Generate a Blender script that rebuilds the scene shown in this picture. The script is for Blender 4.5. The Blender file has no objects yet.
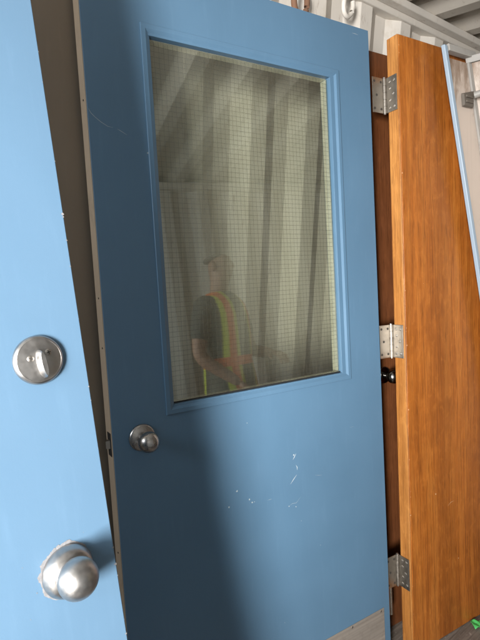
import bpy, bmesh, math, random
from mathutils import Vector, Matrix, Euler
random.seed(7)
PI = math.pi
S = bpy.context.scene
C = S.collection

# ------------------------------------------------------------------ camera, sky, sun, exposure
cam = bpy.data.objects.new('camera', bpy.data.cameras.new('camera'))
C.objects.link(cam); S.camera = cam
cam.data.sensor_fit = 'VERTICAL'; cam.data.sensor_height = 32.0; cam.data.sensor_width = 24.0
cam.data.lens = 24.0; cam.data.clip_start = 0.02; cam.data.clip_end = 500
right = Vector((0.78064, -0.62433, 0.02858)); down = Vector((-0.10802, -0.17983, -0.97775)); fwd = Vector((0.61558, 0.76018, -0.20783))
cm = Matrix((right, -down, -fwd)).transposed().to_4x4()
cm.translation = Vector((0, -1.38, 1.5055))
cam.matrix_world = cm

w = bpy.data.worlds.new('World'); S.world = w; w.use_nodes = True
bg = w.node_tree.nodes['Background']; bg.inputs[0].default_value = (.80, .90, 1.0, 1); bg.inputs[1].default_value = 0.12
# the photograph is lit through the open end of the container: a bright gap between its doors and the softer light of the whole doorway
def area(name, loc, aim, sx, sy, power, col, spread=180):
    l = bpy.data.objects.new(name, bpy.data.lights.new(name, 'AREA')); C.objects.link(l)
    l.data.shape = 'RECTANGLE'; l.data.size = sx; l.data.size_y = sy; l.data.energy = power; l.data.color = col
    l.data.spread = math.radians(spread); l.location = loc; l.rotation_euler = (Vector(aim)-Vector(loc)).to_track_quat('-Z', 'Y').to_euler(); return l
area('daylight_gap', (-2.15, -2.60, 1.50), (.85, -.5, 1.16), .66, 1.15, 51, (1.0, .965, .92), 60)
area('daylight_doorway', (-1.27, -.95, 1.95), (1.2, -.6, 1.9), 1.7, .60, 34, (.91, .955, 1.0))
S.view_settings.view_transform = 'Standard'; S.view_settings.look = 'None'
S.view_settings.exposure = 0.0; S.view_settings.gamma = 1.0; S.view_settings.use_curve_mapping = False
S.render.engine = 'CYCLES'
S.cycles.use_denoising = True; S.cycles.max_bounces = 10; S.cycles.diffuse_bounces = 6; S.cycles.glossy_bounces = 5
S.cycles.transparent_max_bounces = 16; S.cycles.caustics_reflective = False; S.cycles.caustics_refractive = False
S.cycles.sample_clamp_indirect = 6.0

# ------------------------------------------------------------------ material helpers
def mat(name):
    m = bpy.data.materials.new(name); m.use_nodes = True
    return m, m.node_tree, m.node_tree.nodes['Principled BSDF']
def N(t, kind, **kw):
    n = t.nodes.new(kind)
    for k, v in kw.items(): setattr(n, k, v)
    return n
def coords(t, scale=(1, 1, 1), loc=(0, 0, 0)):
    tc = N(t, 'ShaderNodeTexCoord'); mp = N(t, 'ShaderNodeMapping')
    mp.inputs['Scale'].default_value = scale; mp.inputs['Location'].default_value = loc
    t.links.new(tc.outputs['Object'], mp.inputs[0]); return mp.outputs[0]
def noise(t, vec, scale, detail=4, rough=.55, dist=0):
    n = N(t, 'ShaderNodeTexNoise'); n.inputs['Scale'].default_value = scale; n.inputs['Detail'].default_value = detail
    n.inputs['Roughness'].default_value = rough; n.inputs['Distortion'].default_value = dist
    t.links.new(vec, n.inputs['Vector']); return n.outputs[0]
def ramp(t, fac, stops):
    r = N(t, 'ShaderNodeValToRGB'); e = r.color_ramp.elements
    while len(e) < len(stops): e.new(.5)
    for el, (p, c) in zip(e, stops):
        el.position = p; el.color = (c[0], c[1], c[2], 1) if not isinstance(c, (int, float)) else (c, c, c, 1)
    t.links.new(fac, r.inputs[0]); return r.outputs[0]
def mix(t, fac, a, b, mode='MIX'):
    m = N(t, 'ShaderNodeMix', data_type='RGBA', blend_type=mode)
    for sock, v in ((m.inputs[0], fac), (m.inputs[6], a), (m.inputs[7], b)):
        if isinstance(v, (int, float)): sock.default_value = v
        elif isinstance(v, tuple): sock.default_value = (v[0], v[1], v[2], 1)
        else: t.links.new(v, sock)
    return m.outputs[2]
def bump(t, bsdf, h, strength, dist=.002):
    b = N(t, 'ShaderNodeBump'); b.inputs['Strength'].default_value = strength; b.inputs['Distance'].default_value = dist
    t.links.new(h, b.inputs['Height']); t.links.new(b.outputs[0], bsdf.inputs['Normal'])

def paint(name, col, rough=.42, var=.10, dirt=None, peel=.10, rusty=False):
    m, t, b = mat(name)
    v = coords(t)
    n = noise(t, v, 2.2, 5); n2 = noise(t, coords(t, (40, 40, 5)), 1.5, 3)
    c = ramp(t, n, [(.3, tuple(x*(1-var) for x in col)), (.7, tuple(x*(1+var*.5) for x in col))])
    c = mix(t, ramp(t, n2, [(.55, 0.0), (.8, .18)]), c, tuple(min(1, x*1.25+.02) for x in col))
    if dirt:
        c = mix(t, ramp(t, noise(t, v, 5.5, 8, .65), [(.58, 0.0), (.74, .8)]), c, dirt)
    if rusty:
        c = mix(t, ramp(t, noise(t, coords(t, (7, 7, 2.5)), 2.2, 9, .72), [(.60, 0.0), (.66, .35), (.76, .8)]), c, (.20, .12, .075))
    t.links.new(c, b.inputs['Base Color'])
    t.links.new(ramp(t, noise(t, v, 9, 4), [(.3, rough-.06), (.7, rough+.10)]), b.inputs['Roughness'])
    hs = N(t, 'ShaderNodeMath', operation='MULTIPLY_ADD'); hs.inputs[1].default_value = 3.0
    t.links.new(noise(t, coords(t, (7, 7, 2.5)), 1.0, 3), hs.inputs[0]); t.links.new(noise(t, v, 420, 2), hs.inputs[2])
    bump(t, b, hs.outputs[0], peel, .0007)
    return m
def metal(name, col, rough, scale=(1, 1, 1), aniso=60, var=.12, met=1.0):
    m, t, b = mat(name)
    v = coords(t, scale); b.inputs['Metallic'].default_value = met
    n = noise(t, v, aniso, 5)
    c = ramp(t, n, [(.3, tuple(x*(1-var) for x in col)), (.7, col)])
    sm = ramp(t, noise(t, coords(t), 35, 5), [(.5, 0.0), (.75, .5)])
    c = mix(t, sm, c, tuple(x*.6 for x in col))
    t.links.new(c, b.inputs['Base Color'])
    t.links.new(ramp(t, n, [(.3, rough-.05), (.7, rough+.08)]), b.inputs['Roughness'])
    bump(t, b, n, .06, .0005)
    return m
def wood(name, stops, rough=.38, grain=1.0):
    m, t, b = mat(name)
    warp = noise(t, coords(t, (3.0, 3.0, .55)), 1.4, 3, .5)
    tc = coords(t, (13, 13, .38))
    add = N(t, 'ShaderNodeVectorMath', operation='ADD')
    sc = N(t, 'ShaderNodeVectorMath', operation='SCALE'); sc.inputs['Scale'].default_value = 2.6
    t.links.new(warp, sc.inputs[0]); t.links.new(tc, add.inputs[0]); t.links.new(sc.outputs[0], add.inputs[1])
    fig = noise(t, add.outputs[0], 2.0, 8, .68, .3)
    c = ramp(t, fig, stops)
    leafs = noise(t, coords(t, (8, 8, .02)), 1.0, 1, .3)
    c = mix(t, ramp(t, leafs, [(.35, 0.0), (.7, .5*grain)]), c, tuple(x*.70 for x in stops[0][1]))
    # cross mottle (chatoyant flecks) and dark blotches of the stain
    mot = noise(t, coords(t, (36, 36, 20)), 1.0, 6, .7, .6)
    c = mix(t, ramp(t, mot, [(.50, 0.0), (.69, .32)]), c, tuple(min(1, x*1.2) for x in stops[-1][1]))
    c = mix(t, ramp(t, noise(t, coords(t, (9, 9, 3.2), (3, 1, 2)), 1.0, 7, .65, .8), [(.48, 0.0), (.74, .42)]), c, tuple(x*.68 for x in stops[0][1]))
    # open pores: short dark dashes along the grain
    fine = noise(t, coords(t, (420, 420, 11)), 1.0, 3, .6)
    c = mix(t, ramp(t, fine, [(.56, 0.0), (.66, .75*grain)]), c, tuple(x*.30 for x in stops[0][1]))
    fine2 = noise(t, coords(t, (150, 150, 2.2)), 1.0, 5, .65)
    c = mix(t, ramp(t, fine2, [(.48, 0.0), (.70, .65*grain)]), c, tuple(x*.52 for x in stops[0][1]))
    t.links.new(c, b.inputs['Base Color'])
    t.links.new(ramp(t, noise(t, coords(t), 7, 6), [(.3, rough-.08), (.7, rough+.12)]), b.inputs['Roughness'])
    bump(t, b, fine, .25, .0008)
    return m
def flat(name, col, rough=.6, met=0.0, var=.1, scale=30):
    m, t, b = mat(name); v = coords(t)
    t.links.new(ramp(t, noise(t, v, scale, 4), [(.3, tuple(x*(1-var) for x in col)), (.7, tuple(min(1, x*(1+var)) for x in col))]), b.inputs['Base Color'])
    b.inputs['Roughness'].default_value = rough; b.inputs['Metallic'].default_value = met
    return m

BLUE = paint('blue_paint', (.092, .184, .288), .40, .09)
TAN_EDGE = paint('tan_primer', (.46, .36, .26), .6, .15, (.28, .22, .16))
BLUE_LIT = paint('lit_blue_paint', (.116, .212, .322), .40, .08)  # the door blue, lightened to carry the stronger light on the near door
BROWN = paint('brown_paint', (.22, .175, .13), .55, .12)
CREAM = paint('cream_container_paint', (.74, .70, .64), .5, .08, (.50, .43, .34), .2, True)
CREAM_R = paint('roof_paint', (.60, .555, .49), .55, .10, (.40, .34, .28), .2, True)
RUST = paint('rust', (.19, .10, .06), .8, .4, (.10, .06, .04), .5)
STEEL = metal('brushed_steel', (.50, .485, .47), .37, (1, 1, 1), 90)
DULL = metal('dull_nickel', (.40, .37, .33), .44, (1, 1, 1), 120)
DARKKNOB = metal('dark_chrome', (.30, .29, .28), .16)
SATIN = metal('satin_chrome', (.47, .45, .43), .28, (1, 1, 1), 70)
KICK = metal('kickplate_steel', (.50, .45, .40), .5, (1.5, 1, 120), 1.0, .3, .55)
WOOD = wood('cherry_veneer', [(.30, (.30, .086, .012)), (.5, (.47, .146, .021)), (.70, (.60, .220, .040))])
WOOD_EDGE = wood('maple_edge', [(.3, (.36, .135, .030)), (.5, (.50, .205, .050)), (.72, (.63, .29, .08))], .42, .9)
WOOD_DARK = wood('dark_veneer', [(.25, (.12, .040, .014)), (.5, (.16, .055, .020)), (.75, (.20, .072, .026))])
BEAD = flat('cream_glazing_bead', (.88, .85, .74), .5)
WIRE = flat('wire', (.075, .075, .065), .5, .4)
BLACK = flat('matte_black', (.015, .015, .015), .6)
CHIP = flat('bare_chipped_filler', (.235, .235, .245), .8, 0, .25, 160)
SCRATCH = flat('white_scratch', (.40, .46, .50), .7)
SCREW = metal('screw', (.52, .49, .45), .45)
SLOT = flat('screw_recess', (.05, .045, .04), .6)
GREEN = flat('green_plastic', (.10, .62, .16), .35)
STRIP = paint('pale_blue_strip_paint', (.33, .43, .53), .32, .12)
PINK = paint('beige_panel_paint', (.66, .54, .47), .55, .10, (.52, .38, .29), .25)
GREY = paint('grey_steel_paint', (.40, .385, .36), .5, .15, (.22, .17, .13))

def stained(name, col, rust, z0, z1):      # rust stains running down from the top
    m, t, b = mat(name); v = coords(t)
    tc = N(t, 'ShaderNodeTexCoord'); sp = N(t, 'ShaderNodeSeparateXYZ'); t.links.new(tc.outputs['Object'], sp.inputs[0])
    mp = N(t, 'ShaderNodeMapRange'); mp.inputs[1].default_value = z0; mp.inputs[2].default_value = z1; t.links.new(sp.outputs['Z'], mp.inputs[0])
    n = noise(t, coords(t, (26, 26, 9)), 1.0, 7, .65)
    ad = N(t, 'ShaderNodeMath', operation='MULTIPLY_ADD'); ad.inputs[1].default_value = .42; t.links.new(mp.outputs[0], ad.inputs[0]); t.links.new(n, ad.inputs[2])
    c = ramp(t, noise(t, v, 3, 5), [(.3, tuple(x*.9 for x in col)), (.7, col)])
    c = mix(t, ramp(t, ad.outputs[0], [(.66, 0.0), (.80, .55), (.95, .9)]), c, rust)
    c = mix(t, ramp(t, noise(t, coords(t, (60, 60, 1.2)), 1.0, 4), [(.55, 0.0), (.8, .3)]), c, tuple(x*.6 for x in col))
    t.links.new(c, b.inputs['Base Color']); b.inputs['Roughness'].default_value = .55
    bump(t, b, n, .15, .002); return m
def floor_mat():
    m, t, b = mat('worn_plywood')
    g = noise(t, coords(t, (3, 60, 3)), 1.5, 6, .65)
    c = ramp(t, g, [(.3, (.10, .08, .065)), (.55, (.22, .185, .155)), (.75, (.34, .29, .25))])
    c = mix(t, ramp(t, noise(t, coords(t), 60, 4), [(.6, 0.0), (.72, .7)]), c, (.40, .36, .32))
    t.links.new(c, b.inputs['Base Color']); b.inputs['Roughness'].default_value = .8
    bump(t, b, g, .5, .003); return m
def ground_mat():
    m, t, b = mat('gravel_yard')
    t.links.new(ramp(t, noise(t, coords(t), 8, 8), [(.3, (.20, .18, .15)), (.7, (.36, .33, .29))]), b.inputs['Base Color'])
    b.inputs['Roughness'].default_value = .95; return m
def glass_mat():
    m = bpy.data.materials.new('wired_glass'); m.use_nodes = True; t = m.node_tree
    t.nodes.remove(t.nodes['Principled BSDF']); out = t.nodes['Material Output']
    tr = N(t, 'ShaderNodeBsdfTransparent'); tr.inputs[0].default_value = (.875, .89, .84, 1)
    gl = N(t, 'ShaderNodeBsdfGlossy'); gl.inputs['Roughness'].default_value = .015; gl.inputs[0].default_value = (.97, 1, .93, 1)
    df = N(t, 'ShaderNodeBsdfDiffuse'); df.inputs[0].default_value = (.40, .42, .36, 1)
    fr = N(t, 'ShaderNodeFresnel'); ge = N(t, 'ShaderNodeNewGeometry'); ma = N(t, 'ShaderNodeMath', operation='MULTIPLY_ADD')
    ma.inputs[1].default_value = 1/2.4-2.4; ma.inputs[2].default_value = 2.4      # the same index seen from inside
    t.links.new(ge.outputs['Backfacing'], ma.inputs[0]); t.links.new(ma.outputs[0], fr.inputs[0])
    m1 = N(t, 'ShaderNodeMixShader'); m2 = N(t, 'ShaderNodeMixShader')
    t.links.new(fr.outputs[0], m1.inputs[0]); t.links.new(tr.outputs[0], m1.inputs[1]); t.links.new(gl.outputs[0], m1.inputs[2])
    d = ramp(t, noise(t, coords(t), 6, 6, .6), [(.3, .012), (.75, .035)])
    t.links.new(d, m2.inputs[0]); t.links.new(m1.outputs[0], m2.inputs[1]); t.links.new(df.outputs[0], m2.inputs[2])
    t.links.new(m2.outputs[0], out.inputs[0]); return m
GLASS = glass_mat()

# ------------------------------------------------------------------ mesh helpers
def box(bm, x0, x1, y0, y1, z0, z1):
    v = [bm.verts.new((x, y, z)) for x in (x0, x1) for y in (y0, y1) for z in (z0, z1)]
    for f in ((0, 1, 3, 2), (4, 6, 7, 5), (0, 4, 5, 1), (2, 3, 7, 6), (0, 2, 6, 4), (1, 5, 7, 3)):
        bm.faces.new([v[i] for i in f])
def hexa(bm, a, b):          # two quads (lists of 4 points) joined into a solid
    va = [bm.verts.new(p) for p in a]; vb = [bm.verts.new(p) for p in b]
    bm.faces.new(va); bm.faces.new(vb[::-1])
    for i in range(4): bm.faces.new((va[i], vb[i], vb[(i+1) % 4], va[(i+1) % 4]))
def lathe(bm, prof, mtx=None, seg=48):   # prof: (radius, height) turned about Z
    rings = []
    for r, h in prof:
        if r < 1e-6: rings.append([bm.verts.new((0, 0, h))])
        else: rings.append([bm.verts.new((r*math.cos(2*PI*i/seg), r*math.sin(2*PI*i/seg), h)) for i in range(seg)])
    for a, b in zip(rings, rings[1:]):
        for i in range(seg):
            j = (i+1) % seg
            if len(a) == 1 and len(b) == 1: continue
            if len(a) == 1: bm.faces.new((a[0], b[i], b[j]))
            elif len(b) == 1: bm.faces.new((a[i], a[j], b[0]))
            else: bm.faces.new((a[i], a[j], b[j], b[i]))
    if mtx is not None:
        bmesh.ops.transform(bm, matrix=mtx, verts=[v for r in rings for v in r])
def tube(bm, pts, rad, seg=12):
    pts = [Vector(p) for p in pts]; rings = []
    rad = rad if isinstance(rad, (list, tuple)) else [rad]*len(pts)
    up = Vector((0, 0, 1))
    for i, p in enumerate(pts):
        d = (pts[min(i+1, len(pts)-1)] - pts[max(i-1, 0)]).normalized()
        a = d.cross(up if abs(d.z) < .95 else Vector((1, 0, 0))).normalized(); b = d.cross(a)
        rings.append([bm.verts.new(p + rad[i]*(a*math.cos(2*PI*k/seg) + b*math.sin(2*PI*k/seg))) for k in range(seg)])
    for r, q in zip(rings, rings[1:]):
        for k in range(seg): bm.faces.new((r[k], r[(k+1) % seg], q[(k+1) % seg], q[k]))
    bm.faces.new(rings[0][::-1]); bm.faces.new(rings[-1])
def obj(name, bm, m, parent=None, bevel=0, segs=2, smooth=35):
    bmesh.ops.recalc_face_normals(bm, faces=bm.faces)
    me = bpy.data.meshes.new(name); bm.to_mesh(me); bm.free()
    for x in (m if isinstance(m, (list, tuple)) else [m]): me.materials.append(x)
    if smooth:
        me.polygons.foreach_set('use_smooth', [True]*len(me.polygons)); me.set_sharp_from_angle(angle=math.radians(smooth))
    o = bpy.data.objects.new(name, me); C.objects.link(o)
    if parent: o.parent = parent
    if bevel:
        b = o.modifiers.new('bevel', 'BEVEL'); b.width = bevel; b.segments = segs; b.limit_method = 'ANGLE'; b.harden_normals = True
    return o
def tag(o, label=None, cat=None, group=None, kind=None):
    if label: o['label'] = label
    if cat: o['category'] = cat
    if group: o['group'] = group
    if kind: o['kind'] = kind
    return o
def thing(name, label, cat, mtx=None, group=None):
    o = bpy.data.objects.new(name, None); C.objects.link(o); o.empty_display_size = .1
    if mtx is not None: o.matrix_world = mtx
    return tag(o, label, cat, group, 'thing')
def frame(u, up, back, org):
    u, up = Vector(u).normalized(), Vector(up).normalized(); back = up.cross(u).normalized()
    m = Matrix((u, back, up)).transposed().to_4x4(); m.translation = Vector(org); return m
def lean_frame(org, a, l, r=0.0):
    u = Vector((math.cos(a), math.sin(a), 0)); n = Vector((math.sin(a), -math.cos(a), 0)); z = Vector((0, 0, 1))
    up = math.cos(l)*z - math.sin(l)*n
    return frame(math.cos(r)*u + math.sin(r)*up, -math.sin(r)*u + math.cos(r)*up, None, org)
B = bmesh.new
OUT = Matrix.Rotation(PI/2, 4, 'X')       # lathe axis +Z -> -Y (out of a door's front face)

# ------------------------------------------------------------------ setting: floor, ground, container shell
X0, X1, Y1, ZR = -1.30, 4.60, -2.352, 2.42
bm = B(); box(bm, X0, X1, Y1-.05, .05, -.03, 0); tag(obj('floor', bm, floor_mat()), kind='structure')
bm = B(); box(bm, -300, 300, -300, 300, -.25, -.15); tag(obj('ground', bm, ground_mat()), kind='structure')

def corrugation(x_from, x_to, first, pitch=.2765, depth=.036):
    pts = []; k = math.floor((x_from-first)/pitch)-1
    while True:
        x = first + k*pitch               # centre of the slope that turns away from the open end
        for dx, d in ((-.034-.071, 0), (-.034, 0), (.034, depth), (.034+.0705, depth)):
            if x_from < x+dx < x_to: pts.append((x+dx, d))
        if x > x_to: break
        k += 1
    return [(x_from, pts[0][1])] + pts + [(x_to, pts[-1][1])]
def wall_mesh(name, pts, place, h0, h1, thick, m, parent=None):
    bm = B(); lo = []; hi = []
    for x, d in pts: lo.append(bm.verts.new(place(x, d, h0))); hi.append(bm.verts.new(place(x, d, h1)))
    for i in range(len(pts)-1): bm.faces.new((lo[i], lo[i+1], hi[i+1], hi[i]))
    o = obj(name, bm, m, parent, smooth=0)
    s = o.modifiers.new('solid', 'SOLIDIFY'); s.thickness = thick; s.offset = 0
    b = o.modifiers.new('bevel', 'BEVEL'); b.width = .006; b.segments = 2; b.limit_method = 'ANGLE'; b.angle_limit = math.radians(20)
    return o
wt = thing('container_wall', 'cream corrugated steel container wall behind the leaning doors', 'wall')
wall_mesh('corrugated_sheet', corrugation(X0, X1, .972), lambda x, d, h: (x, d+.002, h), 0, 2.375, .002, CREAM, wt)
bm = B(); box(bm, X0, X1, -.012, .06, 2.362, 2.415); box(bm, X0, X1, -.055, -.0125, 2.385, 2.4145)
obj('top_rail', bm, GREY if False else CREAM, wt, .005)
bm = B(); box(bm, X0, X1, -.02, .06, .001, .10); obj('bottom_rail', bm, CREAM, wt, .006)
w2 = thing('container_wall', 'cream corrugated steel container wall opposite, reflected in the wired glass', 'wall')
wall_mesh('corrugated_sheet', corrugation(X0, X1, 1.05), lambda x, d, h: (x, Y1-d-.002, h), 0, 2.375, .002, CREAM, w2)
bm = B(); box(bm, X0, X1, Y1-.06, Y1+.03, 2.362, 2.415); obj('top_rail', bm, CREAM, w2, .006)
w3 = thing('container_wall', 'plain cream end wall closing the far end of the container', 'wall')
wall_mesh('corrugated_sheet', corrugation(Y1+.01, -.01, -1.0), lambda x, d, h: (X1-.03+d, x, h), 0, 2.4, .002, CREAM, w3)
# roof: ribs run across the container
rp = corrugation(X0, X1, .60, .2765, .034)
tag(wall_mesh('ceiling', rp, lambda x, d, h: (x, h, ZR+d), Y1-.06, .06, .002, CREAM_R), kind='structure')
ds = thing('container_doorway', 'steel doorway frame round the open end of the container', 'doorway')
bm = B(); box(bm, X0-.08, X0-.001, Y1-.06, .06, 2.28, 2.45); obj('header_beam', bm, CREAM, ds, .008)
for ya, yb in ((Y1-.06, Y1+.05), (-.05, .06)):
    bm = B(); box(bm, X0-.08, X0-.001, ya, yb, -.03, 2.279); obj('corner_post', bm, CREAM, ds, .008)

# ------------------------------------------------------------------ lashing rings under the top rail
def ring(label, x, z0, m, mb, turn, s=1.0):
    t = thing('lashing_ring', label, 'lashing ring', Matrix.Translation((x, -.024, z0)))
    bm = B(); box(bm, -.016*s, .016*s, -.012, .010, -.012, .012); obj('bracket', bm, mb, t, .004)
    bm = B(); pts = []
    for i in range(25):
        a = PI*.5 + 2*PI*i/24*.86
        pts.append((.030*s*math.cos(a)*1.0 + .012*s*math.sin(turn), -.014-.010*math.sin(a*.5), -.036*s + .044*s*math.sin(a)))
    tube(bm, pts, .0085*s, 12)
    r = obj('ring', bm, m, t); r.rotation_euler = (0, turn, 0)
ring('cream painted steel lashing ring hanging under the top rail, near the blue door corner', 1.575, 2.345, CREAM, CREAM, .35, 1.05)
ring('rusty lashing ring just showing above the top edge of the windowed blue door', 1.315, 2.300, RUST, RUST, .1, 1.25)

# ------------------------------------------------------------------ shared hardware
def screw(parent, x, z, y=0.0, r=.0045, name='screw', slot=True):
    bm = B(); lathe(bm, [(0, .0014), (r*.6, .0013), (r, .0002), (r, -.001)], Matrix.Translation((x, y, z)) @ OUT, 16)
    if slot:
        a = random.random()*PI
        for k in (0, PI/2):
            c, s = math.cos(a+k), math.sin(a+k); l, wd = r*.62, r*.13
            q = [(x+c*l*i-s*wd*j, y-.0016, z+s*l*i+c*wd*j) for i, j in ((-1, -1), (1, -1), (1, 1), (-1, 1))]
            f = bm.faces.new([bm.verts.new(p) for p in q]); f.material_index = 1
    return obj(name, bm, [SCREW, SLOT], parent)
def knob(parent, x, z, m, rose_r, ball_r, stand, bell=0.0, y=0.0):
    M0 = Matrix.Translation((x, y, z)) @ OUT
    bm = B()
    if bell:   # tall bell shaped rose
        pr = [(rose_r, 0), (rose_r, .004), (rose_r*.97, .007), (rose_r*.91, .013), (rose_r*.82, .0175), (rose_r*.62, .0205), (rose_r*.40, .0212), (0, .0212)]
    else:
        pr = [(rose_r, 0), (rose_r, .003), (rose_r*.96, .0055), (rose_r*.86, .0075), (rose_r*.62, .0095), (rose_r*.45, .012), (0, .012)]
    lathe(bm, pr, M0, 64); k = obj('knob_rose', bm, m, parent, smooth=50)
    bm = B(); c = stand; pr = [(ball_r*.42, .010), (ball_r*.40, c-ball_r*.98), (ball_r*.50, c-ball_r*.88)]
    for i in range(2, 25):
        a = -PI/2 + PI*i/24
        pr.append((ball_r*math.cos(a)*(1.0 if a < 0 else 1.0), c + ball_r*(.88 if a > 0 else .92)*math.sin(a)))
    pr[-1] = (0, pr[-1][1])
    lathe(bm, pr, M0, 64); return obj('knob', bm, m, parent, smooth=60)

W, H, T = .914, 2.134, .046
# ------------------------------------------------------------------ windowed blue door (middle)
mid = thing('blue_door', 'blue steel door with a wired glass window, leaning in the middle', 'door',
            frame((.99166, -.12858, 0), (.02107, .16264, .98643), None, (.41832, -.52774, 0)), 'blue steel doors')
GL, GR, GB, GT = .160, .742, 2.134-1.086, 2.134-.174          # cut-out
bm = B()
def holed(bm, o, h, y0, y1):
    def ring4(r, y): return [bm.verts.new((x, y, z)) for x, z in ((r[0], r[2]), (r[1], r[2]), (r[1], r[3]), (r[0], r[3]))]
    of, hf, ob, hb = ring4(o, y0), ring4(h, y0), ring4(o, y1), ring4(h, y1)
    for i in range(4):
        j = (i+1) % 4
        bm.faces.new((of[i], of[j], hf[j], hf[i])); bm.faces.new((ob[i], hb[i], hb[j], ob[j]))
        bm.faces.new((of[i], ob[i], ob[j], of[j])); bm.faces.new((hf[i], hf[j], hb[j], hb[i]))
holed(bm, (0, W, .008, H), (GL, GR, GB, GT), 0, T)
obj('door_leaf', bm, BLUE, mid, .0016)
bm = B(); box(bm, -.0015, .0, .004, T+.004, .010, H-.001)
e = obj('edge_strip', bm, TAN_EDGE, mid); e['label'] = 'bare tan edge of the door'
for z in (1.79, 1.33, .70, 1.21, .30):
    bm = B(); lathe(bm, [(.0022, 0), (.0022, .0012), (0, .0012)], Matrix.Translation((-.0018, .022, z)) @ Matrix.Rotation(-PI/2, 4, 'Y'), 12); obj('edge_hole', bm, SLOT, mid)
# latch
bm = B(); box(bm, -.003, -.0016, .010, .036, .945, 1.003); lt = obj('latch_plate', bm, BLACK, mid, .001)
bm = B(); hexa(bm, [(-.0031, .015, .965), (-.0031, .031, .965), (-.0031, .031, .985), (-.0031, .015, .985)], [(-.013, .017, .966), (-.006, .031, .966), (-.006, .031, .984), (-.013, .017, .984)])
obj('latch_bolt', bm, DULL, lt)
# window trim: flat outer flange, step, slope down to the glass
bm = B()
OL, OR_, OB, OT = .1400, .7770, 2.134-1.1105, 2.134-.1480
def profile_frame(bm, prof):   # prof: (inset from outer edge, y)
    rings = []
    for d, y in prof:
        rings.append([bm.verts.new((x, y, z)) for x, z in ((OL+d, OB+d), (OR_-d, OB+d), (OR_-d, OT-d), (OL+d, OT-d))])
    for a, b in zip(rings, rings[1:]):
        for i in range(4): bm.faces.new((a[i], a[(i+1) % 4], b[(i+1) % 4], b[i]))
profile_frame(bm, [(0, .0004), (0, -.0028), (.0012, -.0040), (.0120, -.0040), (.0135, -.0030), (.0225, .0015), (.0240, .0030), (.0240, .010), (.0195, .010)])
fr = obj('window_frame', bm, BLUE, mid, .0005, 2, 25)
il, ir, ib, it = OL+.0240, OR_-.0240, OB+.0240, OT-.0240
bm = B()
for a in ((GL+.0002, il+.003, GB+.0002, GT-.0002), (ir-.003, GR-.0002, GB+.0002, GT-.0002)): box(bm, a[0], a[1], .0185, T-.002, a[2], a[3])
for a in ((ib-.003, GB+.0002)[::-1], (it+.003, GT-.0002)): pass
box(bm, il+.0031, ir-.0031, .0185, T-.002, it-.002, GT-.0002); box(bm, il+.0031, ir-.0031, .0185, T-.002, GB+.0002, ib+.001)
bd = obj('glazing_bead', bm, BEAD, fr, .001)
bm = B(); box(bm, il, ir, .0088, .0103, ib+.0005, ib+.0045); g = obj('shadow_strip', bm, BLACK, fr)  # black strip standing in for the shadow gap along the glass bottom
bm = B(); box(bm, GL+.004, GR-.004, .0105, .0175, GB+.004, GT-.004); gl = obj('window_glass', bm, GLASS, mid, smooth=0)
bm = B(); r = .00032; p = .0127
random.seed(31)
def wire(fixed, a0, a1, y, vertical):
    n = 14; ph = random.uniform(0, 6); pts = []
    for i in range(n+1):
        t_ = a0 + (a1-a0)*i/n; w_ = fixed + .00035*math.sin(ph+t_*9) + random.uniform(-.00016, .00016)
        pts.append((w_, y, t_) if vertical else (t_, y, w_))
    tube(bm, pts, r, 5)
n = int((GR-GL-.01)/p)
for i in range(n+1): wire(GL+.006+i*p, GB+.005, GT-.005, .0142, True)
n = int((GT-GB-.01)/p)
for i in range(n+1): wire(GB+.006+i*p, GL+.005, GR-.005, .0136, False)
obj('wire_mesh', bm, WIRE, gl, smooth=0)
knob(mid, .072, .981, SATIN, .0335, .0255, .050)
# kick plate
bm = B(); box(bm, .024, .886, -.0014, -.0001, .012, .2075); kp = obj('kick_plate', bm, KICK, mid, .0004)
for x in (.034, .168, .302, .436, .570, .7365, .8705):
    for z in (.2, .02): screw(kp, x, z, -.0014, .0042)
# lower butt hinge knuckle on the far edge
bm = B(); box(bm, W+.0002, W+.0465, .0395, .0425, .125, .235); hg = obj('hinge', bm, DULL, mid, .0006)
for k in range(5):
    bm = B(); lathe(bm, [(0, 0), (.0062, 0), (.0062, .0212), (0, .0212)], Matrix.Translation((W+.0525, .041, .126+k*.0218)), 20); obj('knuckle', bm, DULL, hg, .0006)
# scratches and nicks in the paint, thin raised flakes
bm = B()
def sliver(bm, pts, wd, y=-.0003):
    vs = []
    for i, (x, z) in enumerate(pts):
        x0, z0 = pts[max(i-1, 0)]; x1, z1 = pts[min(i+1, len(pts)-1)]
        d = Vector((x1-x0, z1-z0)).normalized(); k = wd*.7*(.25 if i in (0, len(pts)-1) else 1)*random.uniform(.7, 1.2)
        vs.append((bm.verts.new((x-d.y*k, y, z+d.x*k)), bm.verts.new((x+d.y*k, y, z-d.x*k))))
    for a, b in zip(vs, vs[1:]): bm.faces.new((a[0], a[1], b[1], b[0]))
def nick(bm, x, z, r, y=-.0003):
    k = 7; bm.faces.new([bm.verts.new((x+r*random.uniform(.5, 1.2)*math.cos(2*PI*i/k), y, z+r*random.uniform(.5, 1.2)*math.sin(2*PI*i/k))) for i in range(k)])
sliver(bm, [(.530, .815), (.536, .822), (.5425, .831)], .0016); nick(bm, .5335, .8285, .0028)
sliver(bm, [(.5405, .796), (.5445, .788), (.5437, .780)], .0016)
sliver(bm, [(.5168, .7436), (.529, .755), (.5415, .766)], .0014)
for x, z, r in ((.3715, .7373, .0028), (.3792, .7263, .0026), (.3326, .7727, .0030), (.3044, .735, .0030), (.507, .678, .002), (.533, .669, .002), (.3876, .726, .0014), (.3776, .9567, .002), (.1391, 1.6773, .003), (.55, .62, .0012), (.62, .52, .0012), (.47, .33, .0012)): nick(bm, x, z, r)
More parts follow.
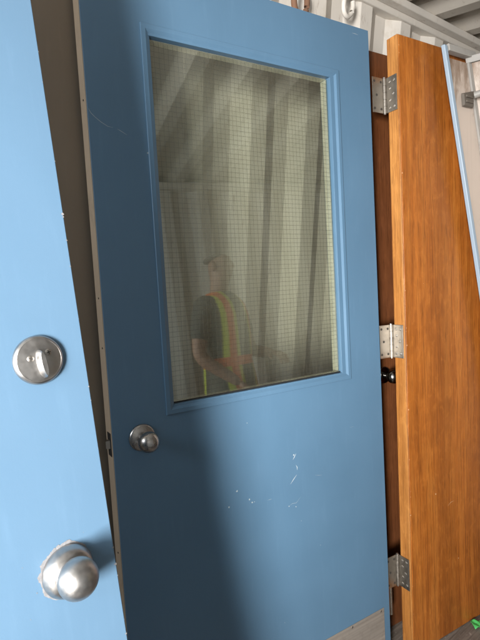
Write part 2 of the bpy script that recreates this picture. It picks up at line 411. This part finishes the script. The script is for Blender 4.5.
sliver(bm, [(.432, .718), (.441, .7176), (.447, .7178)], .0006); sliver(bm, [(.507, .678), (.520, .683), (.534, .6804), (.552, .694)], .0004)
sliver(bm, [(.6114, .747), (.625, .743), (.6392, .7399)], .0006); sliver(bm, [(.843, 2.1116), (.856, 2.112), (.8687, 2.111)], .0011); sliver(bm, [(.765, .866), (.78, .8655)], .0008)
sliver(bm, [(.0015, 1.7655), (.0074, 1.7551), (.0159, 1.7473), (.029, 1.7376), (.0447, 1.7293), (.0564, 1.7284)], .0007)
sliver(bm, [(.066, 1.7262), (.0728, 1.7234), (.081, 1.719), (.0892, 1.7148)], .0007)
tag(obj('scratches', bm, SCRATCH, mid, smooth=0), 'white scratches and nicks in the paint')

# ------------------------------------------------------------------ near blue door (left)
lf = lean_frame((.2733, -1.0509, 0), .0819, .2531, -.0026)
left = thing('blue_door', 'pale lit blue steel door with deadbolt and round knob, nearest at the left', 'door', lf, 'blue steel doors')
bm = B(); box(bm, -W, 0, 0, T, .008, H); obj('door_leaf', bm, BLUE_LIT, left, .0016)
bm = B(); box(bm, .0001, .0012, .004, T-.003, .012, H-.002); obj('edge_strip', bm, TAN_EDGE, left)
# paint chips on the long edge
bm = B()
for i in range(16):
    z = random.uniform(.9, 2.0); nick(bm, -random.uniform(.0006, .0018), z, random.choice((.0005, .0008, .0012)))
for z, r in ((1.553, .0024), (1.549, .0018), (1.515, .0012), (1.30, .0014), (1.035, .0022), (1.06, .0014), (.93, .0016)): nick(bm, -.0015, z, r)
for i in range(10): nick(bm, random.uniform(-.17, -.02), random.uniform(.95, 1.35), random.choice((.0004, .0006, .0009)))
obj('paint_chips', bm, CHIP, left, smooth=0)
DBX, DBZ = -.067, 1.3508
bm = B(); lathe(bm, [(.0335, 0), (.0335, .0035), (.0318, .0062), (.0295, .0072), (.0292, .0066), (.016, .0090), (0, .0095)], Matrix.Translation((DBX, 0, DBZ)) @ OUT, 64)
db = obj('deadbolt', bm, STEEL, left, smooth=40)
screw(db, DBX-.0125, DBZ+.0035, -.0093, .0046); screw(db, DBX+.0118, DBZ+.0085, -.0092, .0046)
bm = B()
ol = []
for i in range(28):
    a = 2*PI*i/28; ol.append((.0056*math.cos(a), .0190*math.sin(a)))
lo = [bm.verts.new((x*1.15, -.0085, z*1.06)) for x, z in ol]; mi = [bm.verts.new((x, -.0155, z)) for x, z in ol]; hi = [bm.verts.new((x*.55, -.0215, z*.86)) for x, z in ol]
for a, b in ((lo, mi), (mi, hi)):
    for i in range(28): bm.faces.new((a[i], a[(i+1) % 28], b[(i+1) % 28], b[i]))
bm.faces.new(hi)
bmesh.ops.transform(bm, matrix=Matrix.Translation((DBX+.001, 0, DBZ-.0055)) @ Matrix.Rotation(-.10, 4, 'Y'), verts=bm.verts)
obj('thumb_turn', bm, STEEL, db, smooth=50)
KX, KZ = -.0707, 1.0583
knob(left, KX, KZ, STEEL, .0352, .0272, .035, 1.0)
bm = B(); inner = []; outer = []; top = []
random.seed(21)
n_ = 200; jit = 0.0
for i in range(n_):
    a = 2*PI*i/n_; w_ = max(0, .45+.55*math.cos(a-2.25)); jit = .75*jit + .25*random.uniform(-1, 1)
    r = .0352 + w_*(.0042 + .0012*math.sin(5*a+1) + .0010*math.sin(11*a) + .0042*jit + .0006*random.uniform(-1, 1))
    inner.append(bm.verts.new((KX+.032*math.cos(a), -.0008, KZ+.032*math.sin(a)))); outer.append(bm.verts.new((KX+r*math.cos(a), -.0003, KZ+r*math.sin(a))))
for i in range(n_): bm.faces.new((inner[i], inner[(i+1) % n_], outer[(i+1) % n_], outer[i]))
tag(obj('chipped_ring', bm, CHIP, left, smooth=0), 'ragged ring of chipped paint round the knob')

# ------------------------------------------------------------------ brown door behind, between the two blue doors
br = thing('brown_door', 'plain brown door half hidden between the two blue doors', 'door', lean_frame((.535, -.452, 0), -.03, .158))
bm = B(); box(bm, -W, 0, 0, .042, .004, 2.12); obj('door_leaf', bm, BROWN, br, .002)
bm = B(); box(bm, .0001, .001, .002, .040, .01, 2.11); obj('edge_strip', bm, TAN_EDGE, br)

# ------------------------------------------------------------------ orange brown wood door (right) with three hinges
wf = lean_frame((1.3956, -.6854, 0), -.1478, .162, -.005)
wd = thing('wood_door', 'glossy orange brown wood veneer door with three steel hinges on its edge', 'door', wf)
bm = B(); box(bm, .0062, W, 0, .045, .006, H); obj('door_leaf', bm, WOOD, wd, .0022, 3)
bm = B(); box(bm, 0, .006, .0004, .0446, .0065, H-.0005); tag(obj('edge_band', bm, WOOD_EDGE, wd, .0018), 'lighter wood edge band')
bm = B()
random.seed(4)
for i in range(16): nick(bm, .0062+random.uniform(.0, .0035), random.uniform(.05, 2.1), random.choice((.001, .0016, .0026)))
for i in range(14): nick(bm, random.uniform(.02, .5), H-random.uniform(.0005, .004), random.choice((.0012, .002)))
for x, z, r in ((.139, .56, .0035), (.21, .50, .001), (.26, .28, .0025), (.1, 1.32, .0012)): nick(bm, x, z, r)
sliver(bm, [(.205, .498), (.222, .507), (.240, .508)], .0012)
obj('scuffs', bm, flat('pale_wood_scuff', (.72, .45, .25), .7), wd, smooth=0)
def hinge(zc, h=.1143, open_=0.0):
    bm = B(); box(bm, -.0032, -.0003, .0045, .0475, zc-h/2, zc+h/2); hg = obj('hinge', bm, DULL, wd, .0006)
    for dz, y in ((.042, .016), (.042, .034), (0, .020), (-.018, .033), (.020, .033), (-.042, .016), (-.042, .034)):
        bm = B(); lathe(bm, [(0, .0012), (.0028, .0011), (.0046, .0002), (.0046, -.0005)], Matrix.Translation((-.0033, y, zc+dz)) @ Matrix.Rotation(-PI/2, 4, 'Y'), 14); obj('screw', bm, SCREW, hg)
    cx, cy = -.0062, .0535
    for k in range(5):
        bm = B(); a = zc-h/2+k*h/5
        lathe(bm, [(0, 0), (.0064, 0), (.0064, h/5-.0009), (0, h/5-.0009)], Matrix.Translation((cx, cy, a)), 24); obj('knuckle', bm, DULL, hg, .0005)
    bm = B(); lathe(bm, [(0, -.003), (.0042, -.003), (.0042, 0), (.0042, h), (.0056, h), (.0056, h+.003), (.003, h+.005), (0, h+.005)], Matrix.Translation((cx, cy, zc-h/2)), 20); obj('pin', bm, STEEL, hg)
    bm = B(); box(bm, cx-.054, cx-.0066, cy+.0005, cy+.0035, zc-h/2, zc+h/2); l = obj('free_leaf', bm, DULL, hg, .0006)
    for dz, dx in ((.044, .046), (-.044, .046), (0, .036), (.044, .016), (-.044, .016)):
        bm = B(); lathe(bm, [(0, .0006), (.0042, .0006), (.0042, -.0005)], Matrix.Translation((cx-dx, cy+.0004, zc+dz)) @ OUT, 14); obj('leaf_hole', bm, SLOT, hg)
for z in (1.953, 1.126, .300): hinge(z)

# dark wood door behind it
dkf = wf @ Matrix.Translation((-.0385, .130, 0))
dk = thing('wood_door', 'dark reddish wood door with black knob, showing behind the wood door edge', 'door', dkf)
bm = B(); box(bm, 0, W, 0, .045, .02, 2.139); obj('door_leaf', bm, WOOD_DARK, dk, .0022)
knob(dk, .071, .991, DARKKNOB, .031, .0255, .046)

# ------------------------------------------------------------------ bent beige steel panel leaning over the wood door
pn = thing('steel_panel', 'bent beige steel panel with pale blue edge strip, leaning over the wood door', 'panel', wf)
k_ = -.2206                                    # the panel leans sideways: x shift per metre of height
def px(u, z): return u + k_*(z-2.116)
Yp = -.035; Z0 = .02; Z1 = 2.113
bm = B()
hexa(bm, [(px(u, Z0), y, Z0) for u, y in ((.1765, Yp-.010), (.1925, Yp-.010), (.1945, Yp+.004), (.1745, Yp+.004))], [(px(u, Z1+.004), y, Z1+.004) for u, y in ((.1765, Yp-.010), (.1925, Yp-.010), (.1945, Yp+.004), (.1745, Yp+.004))])
obj('edge_trim', bm, STRIP, pn, .003, 3)
uA, uB = .196, .306
bm = B(); hexa(bm, [(px(uA, Z0), Yp, Z0), (px(uB, Z0), Yp, Z0), (px(uB, Z1-.03), Yp, Z1-.03), (px(uA, Z1-.03), Yp, Z1-.03)], [(px(uA, Z0), Yp+.006, Z0), (px(uB, Z0), Yp+.006, Z0), (px(uB, Z1-.03), Yp+.006, Z1-.03), (px(uA, Z1-.03), Yp+.006, Z1-.03)])
STAIN = stained('stained_beige_paint', (.62, .53, .46), (.20, .12, .07), 1.85, 2.12)
obj('narrow_face', bm, STAIN, pn, .001)
bm = B(); hexa(bm, [(px(.198, Z1-.012), Yp-.012, Z1-.012), (.343, Yp-.012, Z1-.012), (.343, Yp-.012, Z1+.010), (px(.198, Z1+.01), Yp-.012, Z1+.010)], [(px(.198, Z1-.012), Yp+.012, Z1-.012), (.343, Yp+.012, Z1-.012), (.343, Yp+.012, Z1+.010), (px(.198, Z1+.01), Yp+.012, Z1+.010)])
obj('top_bar', bm, GREY, pn, .002)
D2 = Vector((.45, -.89))                       # the wide face turns towards the viewer
def q2(s, z, off=0.0): return (px(uB+.012, z) + D2.x*s - off*D2.y*-1*-1, Yp + D2.y*s + off*D2.x*-1, z)
def slab(s0, s1, z0, z1, o0, o1):
    bm = B(); hexa(bm, [q2(s0, z0, o0), q2(s1, z0, o0), q2(s1, z1, o0), q2(s0, z1, o0)], [q2(s0, z0, o1), q2(s1, z0, o1), q2(s1, z1, o1), q2(s0, z1, o1)]); return bm
obj('wide_face', slab(0, .42, Z0, Z1-.03, 0, -.006), STAIN, pn, .001)
obj('seam', slab(.055, .065, Z0, Z1-.04, .0002, .004), PINK, pn, .001); obj('seam', slab(.115, .125, Z0, Z1-.04, .0002, .004), PINK, pn, .001)
obj('top_bar', slab(-.004, .42, Z1-.028, Z1-.006, .014, -.010), GREY, pn, .002)
bm = B(); hexa(bm, [(px(.298, Z0), Yp-.009, Z0), (px(.317, Z0), Yp-.009, Z0), (px(.317, Z1-.032), Yp-.009, Z1-.032), (px(.298, Z1-.032), Yp-.009, Z1-.032)], [(px(.298, Z0), Yp-.0005, Z0), (px(.317, Z0), Yp-.0005, Z0), (px(.317, Z1-.032), Yp-.0005, Z1-.032), (px(.298, Z1-.032), Yp-.0005, Z1-.032)])
obj('corner_post', bm, GREY, pn, .002)
bm = B(); hexa(bm, [(.262, Yp-.010, 1.925), (.318, Yp-.010, 1.925), (.322, Yp-.010, 1.985), (.258, Yp-.010, 1.968)], [(.266, Yp-.020, 1.928), (.314, Yp-.020, 1.928), (.318, Yp-.020, 1.981), (.262, Yp-.020, 1.965)])
for zz in (1.940, 1.957): box(bm, .268, .306, Yp-.0262, Yp-.0201, zz-.004, zz+.004)
BRK = paint('rusted_grey_paint', (.17, .145, .12), .7, .3, (.10, .06, .04), .4)
br_ = obj('bracket', bm, BRK, pn, .002)
bm = B(); tube(bm, [(.306, Yp-.028, 1.962), (.335, Yp-.082, 1.972), (.42, Yp-.245, 1.990)], .011, 14); obj('rod', bm, GREY, br_)
# ------------------------------------------------------------------ green scrap on the floor
bm = B(); gx, gy = 8, 6; vs = []
random.seed(3)
for i in range(gx):
    for j in range(gy):
        vs.append(bm.verts.new((i*.0085-.03, j*.007-.018+.004*math.sin(i), .004+.010*abs(math.sin(i*.9+j*.5))+random.uniform(0, .004))))
for i in range(gx-1):
    for j in range(gy-1): bm.faces.new((vs[i*gy+j], vs[(i+1)*gy+j], vs[(i+1)*gy+j+1], vs[i*gy+j+1]))
gs = obj('plastic_scrap', bm, GREEN); gs.location = (1.722, -.765, .001); gs.rotation_euler = (0, 0, -.5)
gs.modifiers.new('sub', 'SUBSURF').render_levels = 2
so = gs.modifiers.new('solid', 'SOLIDIFY'); so.thickness = .0015
tag(gs, 'crumpled bright green plastic scrap on the floor below the wood door', 'scrap', kind='thing')

# ------------------------------------------------------------------ person, seen only as a reflection in the wired glass
def skin(nodes, edges, sub=2):
    me = bpy.data.meshes.new('skin'); bm = B()
    lay = bm.verts.layers.skin.verify(); vs = {}
    for i, (k, (p, r)) in enumerate(nodes.items()):
        v = bm.verts.new(p); v[lay].radius = r if isinstance(r, tuple) else (r, r); v[lay].use_root = (i == 0); vs[k] = v
    for a, b in edges: bm.edges.new((vs[a], vs[b]))
    bm.to_mesh(me); bm.free()
    o = bpy.data.objects.new('skin', me); C.objects.link(o)
    o.modifiers.new('skin', 'SKIN').use_smooth_shade = True
    s = o.modifiers.new('sub', 'SUBSURF'); s.levels = s.render_levels = sub
    dg = bpy.context.evaluated_depsgraph_get(); out = bpy.data.meshes.new_from_object(o.evaluated_get(dg))
    bpy.data.objects.remove(o); return out
def chain(*names): return list(zip(names, names[1:]))
sh = {-1: (-.185, 0, 1.44), 1: (.185, 0, 1.44)}
el = {-1: (-.255, -.03, 1.15), 1: (.245, .03, 1.15)}
wr = {-1: (-.150, .17, .985), 1: (.12, .26, 1.12)}
SKIN = flat('skin', (.38, .22, .16), .5)
SHIRT = flat('grey_shirt', (.10, .10, .095), .85)
TROU = flat('dark_trousers', (.05, .06, .09), .85)
HAIR = flat('grey_hair', (.20, .18, .16), .8)
SHOE = flat('brown_boots', (.10, .06, .04), .6)
person = thing('person', 'person in an orange and lime safety vest, reflected in the window of the blue door', 'person',
               Matrix.Translation((1.28, -1.66, 0)) @ Matrix.Rotation(-math.radians(34), 4, 'Z') @ Matrix.Diagonal((.88, .90, 1, 1)))
nodes = {'pel': ((0, 0, .95), (.155, .11)), 'waist': ((0, 0, 1.10), (.145, .10)), 'chest': ((0, .005, 1.30), (.165, .115)), 'neckb': ((0, -.005, 1.455), (.07, .06)),
         'neck': ((0, .005, 1.515), .056), 'jaw': ((0, .035, 1.575), (.058, .070)), 'mid': ((0, .020, 1.65), (.075, .095)), 'crown': ((0, .008, 1.705), (.062, .078)), 'nose': ((.040, .120, 1.638), .013)}
edges = chain('pel', 'waist', 'chest', 'neckb', 'neck', 'jaw', 'mid', 'crown') + [('mid', 'nose')]
for s, n in ((-1, 'l'), (1, 'r')):
    nodes.update({n+'sh': (sh[s], .062), n+'el': (el[s], .044), n+'wr': (wr[s], .027),
                  n+'hip': ((.09*s, 0, .90), .095), n+'kn': ((.105*s, .015, .50), .060), n+'an': ((.11*s, -.01, .09), .042), n+'toe': ((.13*s, .15, .035), .035)})
    edges += [('chest', n+'sh')] + chain(n+'sh', n+'el', n+'wr') + [('pel', n+'hip')] + chain(n+'hip', n+'kn', n+'an', n+'toe')
body = skin(nodes, edges)
bm = B(); bm.from_mesh(body)
def hand(s):
    w0 = Vector(wr[s]); d = (w0-Vector(el[s])).normalized(); side = d.cross(Vector((0, 0, 1))).normalized(); pn_ = side.cross(d)
    c = w0 + d*.05
    hn = {'w': (w0-d*.01, (.026, .020)), 'p': (c, (.036, .016)), 'k': (w0+d*.085, (.036, .013))}
    me = skin(hn, chain('w', 'p', 'k'), 1); bm.from_mesh(me)
    for i, (off, ln) in enumerate(((-.028, .066), (-.010, .076), (.009, .071), (.026, .056))):
        a = w0 + d*.08 + side*off
        p1 = a + d*ln*.45 - pn_*.012; p2 = p1 + d*ln*.25 - pn_*.020; p3 = p2 + d*ln*.08 - pn_*.020
        bm.from_mesh(skin({'a': (a-d*.02, .0092), 'b': (p1, .0088), 'c': (p2, .008), 'd': (p3, .0068)}, chain('a', 'b', 'c', 'd'), 1))
    a = w0 + d*.03 - side*.028*s*-1*(-1)
    bm.from_mesh(skin({'a': (a, .012), 'b': (a-side*.028+d*.022-pn_*.01, .0105), 'c': (a-side*.034+d*.050-pn_*.022, .0085)}, chain('a', 'b', 'c'), 1))
hand(-1); hand(1)
HT = Matrix.Translation((0, .015, 0)) @ Matrix.Rotation(-.35, 4, 'Z') @ Matrix.Translation((0, -.015, 0))
for s in (-1, 1): # ears, eyes
    lathe(bm, [(0, .006), (.014, .005), (.020, 0), (.012, -.004), (0, -.004)], HT @ Matrix.Translation((.079*s, .012, 1.64)) @ Matrix.Rotation(s*PI/2, 4, 'Y') @ Matrix.Scale(1.5, 4, (1, 0, 0)), 16)
    lathe(bm, [(0, .010), (.007, .007), (.010, 0), (0, -.006)], HT @ Matrix.Translation((.030*s, .100, 1.650)) @ OUT.inverted(), 14)
lathe(bm, [(0, .006), (.010, .004), (.016, 0), (0, -.004)], HT @ Matrix.Translation((0, .104, 1.590)) @ OUT.inverted() @ Matrix.Scale(.45, 4, (0, 1, 0)), 14)
obj('body', bm, SKIN, person, smooth=180)
def wear(name, nodes, edges, m, cut=None):
    me = skin(nodes, edges); bm = B(); bm.from_mesh(me)
    if cut: bmesh.ops.delete(bm, geom=[v for v in bm.verts if cut(v.co)], context='VERTS')
    return obj(name, bm, m, person, smooth=180)
sn = {'waist': ((0, 0, .90), (.182, .138)), 'b': ((0, 0, 1.12), (.162, .120)), 'chest': ((0, .005, 1.30), (.180, .130)), 'nb': ((0, 0, 1.47), (.080, .066))}
se = chain('waist', 'b', 'chest', 'nb')
for s, n in ((-1, 'l'), (1, 'r')):
    e1 = Vector(sh[s]).lerp(Vector(el[s]), .8)
    sn.update({n+'s': (sh[s], .074), n+'e': (tuple(e1), .060)}); se += [('chest', n+'s'), (n+'s', n+'e')]
wear('shirt', sn, se, SHIRT)
tn = {'pel': ((0, 0, .90), (.172, .125)), 'wst': ((0, 0, 1.04), (.160, .118))}; te = [('pel', 'wst')]
for s, n in ((-1, 'l'), (1, 'r')):
    tn.update({n+'h': ((.09*s, 0, .80), .100), n+'k': ((.105*s, .015, .50), .078), n+'a': ((.11*s, -.01, .07), .066)}); te += [('pel', n+'h')] + chain(n+'h', n+'k', n+'a')
wear('trousers', tn, te, TROU)
for s in (-1, 1):
    wear('shoe', {'h': ((.11*s, -.03, .055), (.045, .05)), 'm': ((.12*s, .06, .045), (.046, .042)), 't': ((.13*s, .16, .035), (.042, .034))}, chain('h', 'm', 't'), SHOE)
wear('hair', {'m': ((0, .002, 1.672), (.082, .099)), 'c': ((0, -.004, 1.715), (.068, .084))}, chain('m', 'c'), HAIR, lambda c: c.z < 1.655+.35*max(0, c.y+.03))
# safety vest: lime with orange bands
def vest_mat():
    m, t, b = mat('safety_vest'); tc = N(t, 'ShaderNodeTexCoord'); sp = N(t, 'ShaderNodeSeparateXYZ'); t.links.new(tc.outputs['Object'], sp.inputs[0])
    ab = N(t, 'ShaderNodeMath', operation='ABSOLUTE'); t.links.new(sp.outputs['X'], ab.inputs[0])
    lime, orange, dark = (.80, .95, .10), (1.0, .22, .03), (.10, .10, .08)
    c1 = N(t, 'ShaderNodeValToRGB'); c1.color_ramp.interpolation = 'CONSTANT'; e = c1.color_ramp.elements
    for p, c in ((0, dark), (.058, lime), (.080, orange), (.125, lime), (.150, dark)):
        x = e[0] if p == 0 else e.new(p); x.color = (*c, 1)
    e.remove(e[-1]) if len(e) > 5 else None
    t.links.new(ab.outputs[0], c1.inputs[0])
    c2 = N(t, 'ShaderNodeValToRGB'); c2.color_ramp.interpolation = 'CONSTANT'; e = c2.color_ramp.elements
    mp = N(t, 'ShaderNodeMapRange'); mp.inputs[1].default_value = .9; mp.inputs[2].default_value = 1.5; t.links.new(sp.outputs['Z'], mp.inputs[0])
    e[0].position = 0; e[0].color = (0, 0, 0, 1); e[1].position = .30; e[1].color = (1, 1, 1, 1); x = e.new(.38); x.color = (0, 0, 0, 1)
    t.links.new(mp.outputs[0], c2.inputs[0])
    c = mix(t, c2.outputs[0], c1.outputs[0], orange)
    t.links.new(c, b.inputs['Base Color']); b.inputs['Roughness'].default_value = .6; return m
bm = B(); rings = []
for z, rx, ry in ((.84, .200, .158), (.95, .192, .150), (1.10, .180, .140), (1.25, .194, .148), (1.36, .204, .146), (1.42, .200, .130), (1.455, .172, .108), (1.48, .130, .088), (1.495, .092, .074)):
    rings.append([bm.verts.new((.92*rx*math.copysign(abs(math.cos(a))**.85, math.cos(a)), .003+ry*math.copysign(abs(math.sin(a))**.85, math.sin(a)) + .0025*math.sin(5*a+z*17), z)) for a in [2*PI*k/56 for k in range(56)]])
for a, b in zip(rings, rings[1:]):
    for k in range(56): bm.faces.new((a[k], a[(k+1) % 56], b[(k+1) % 56], b[k]))
obj('safety_vest', bm, vest_mat(), person, smooth=180)
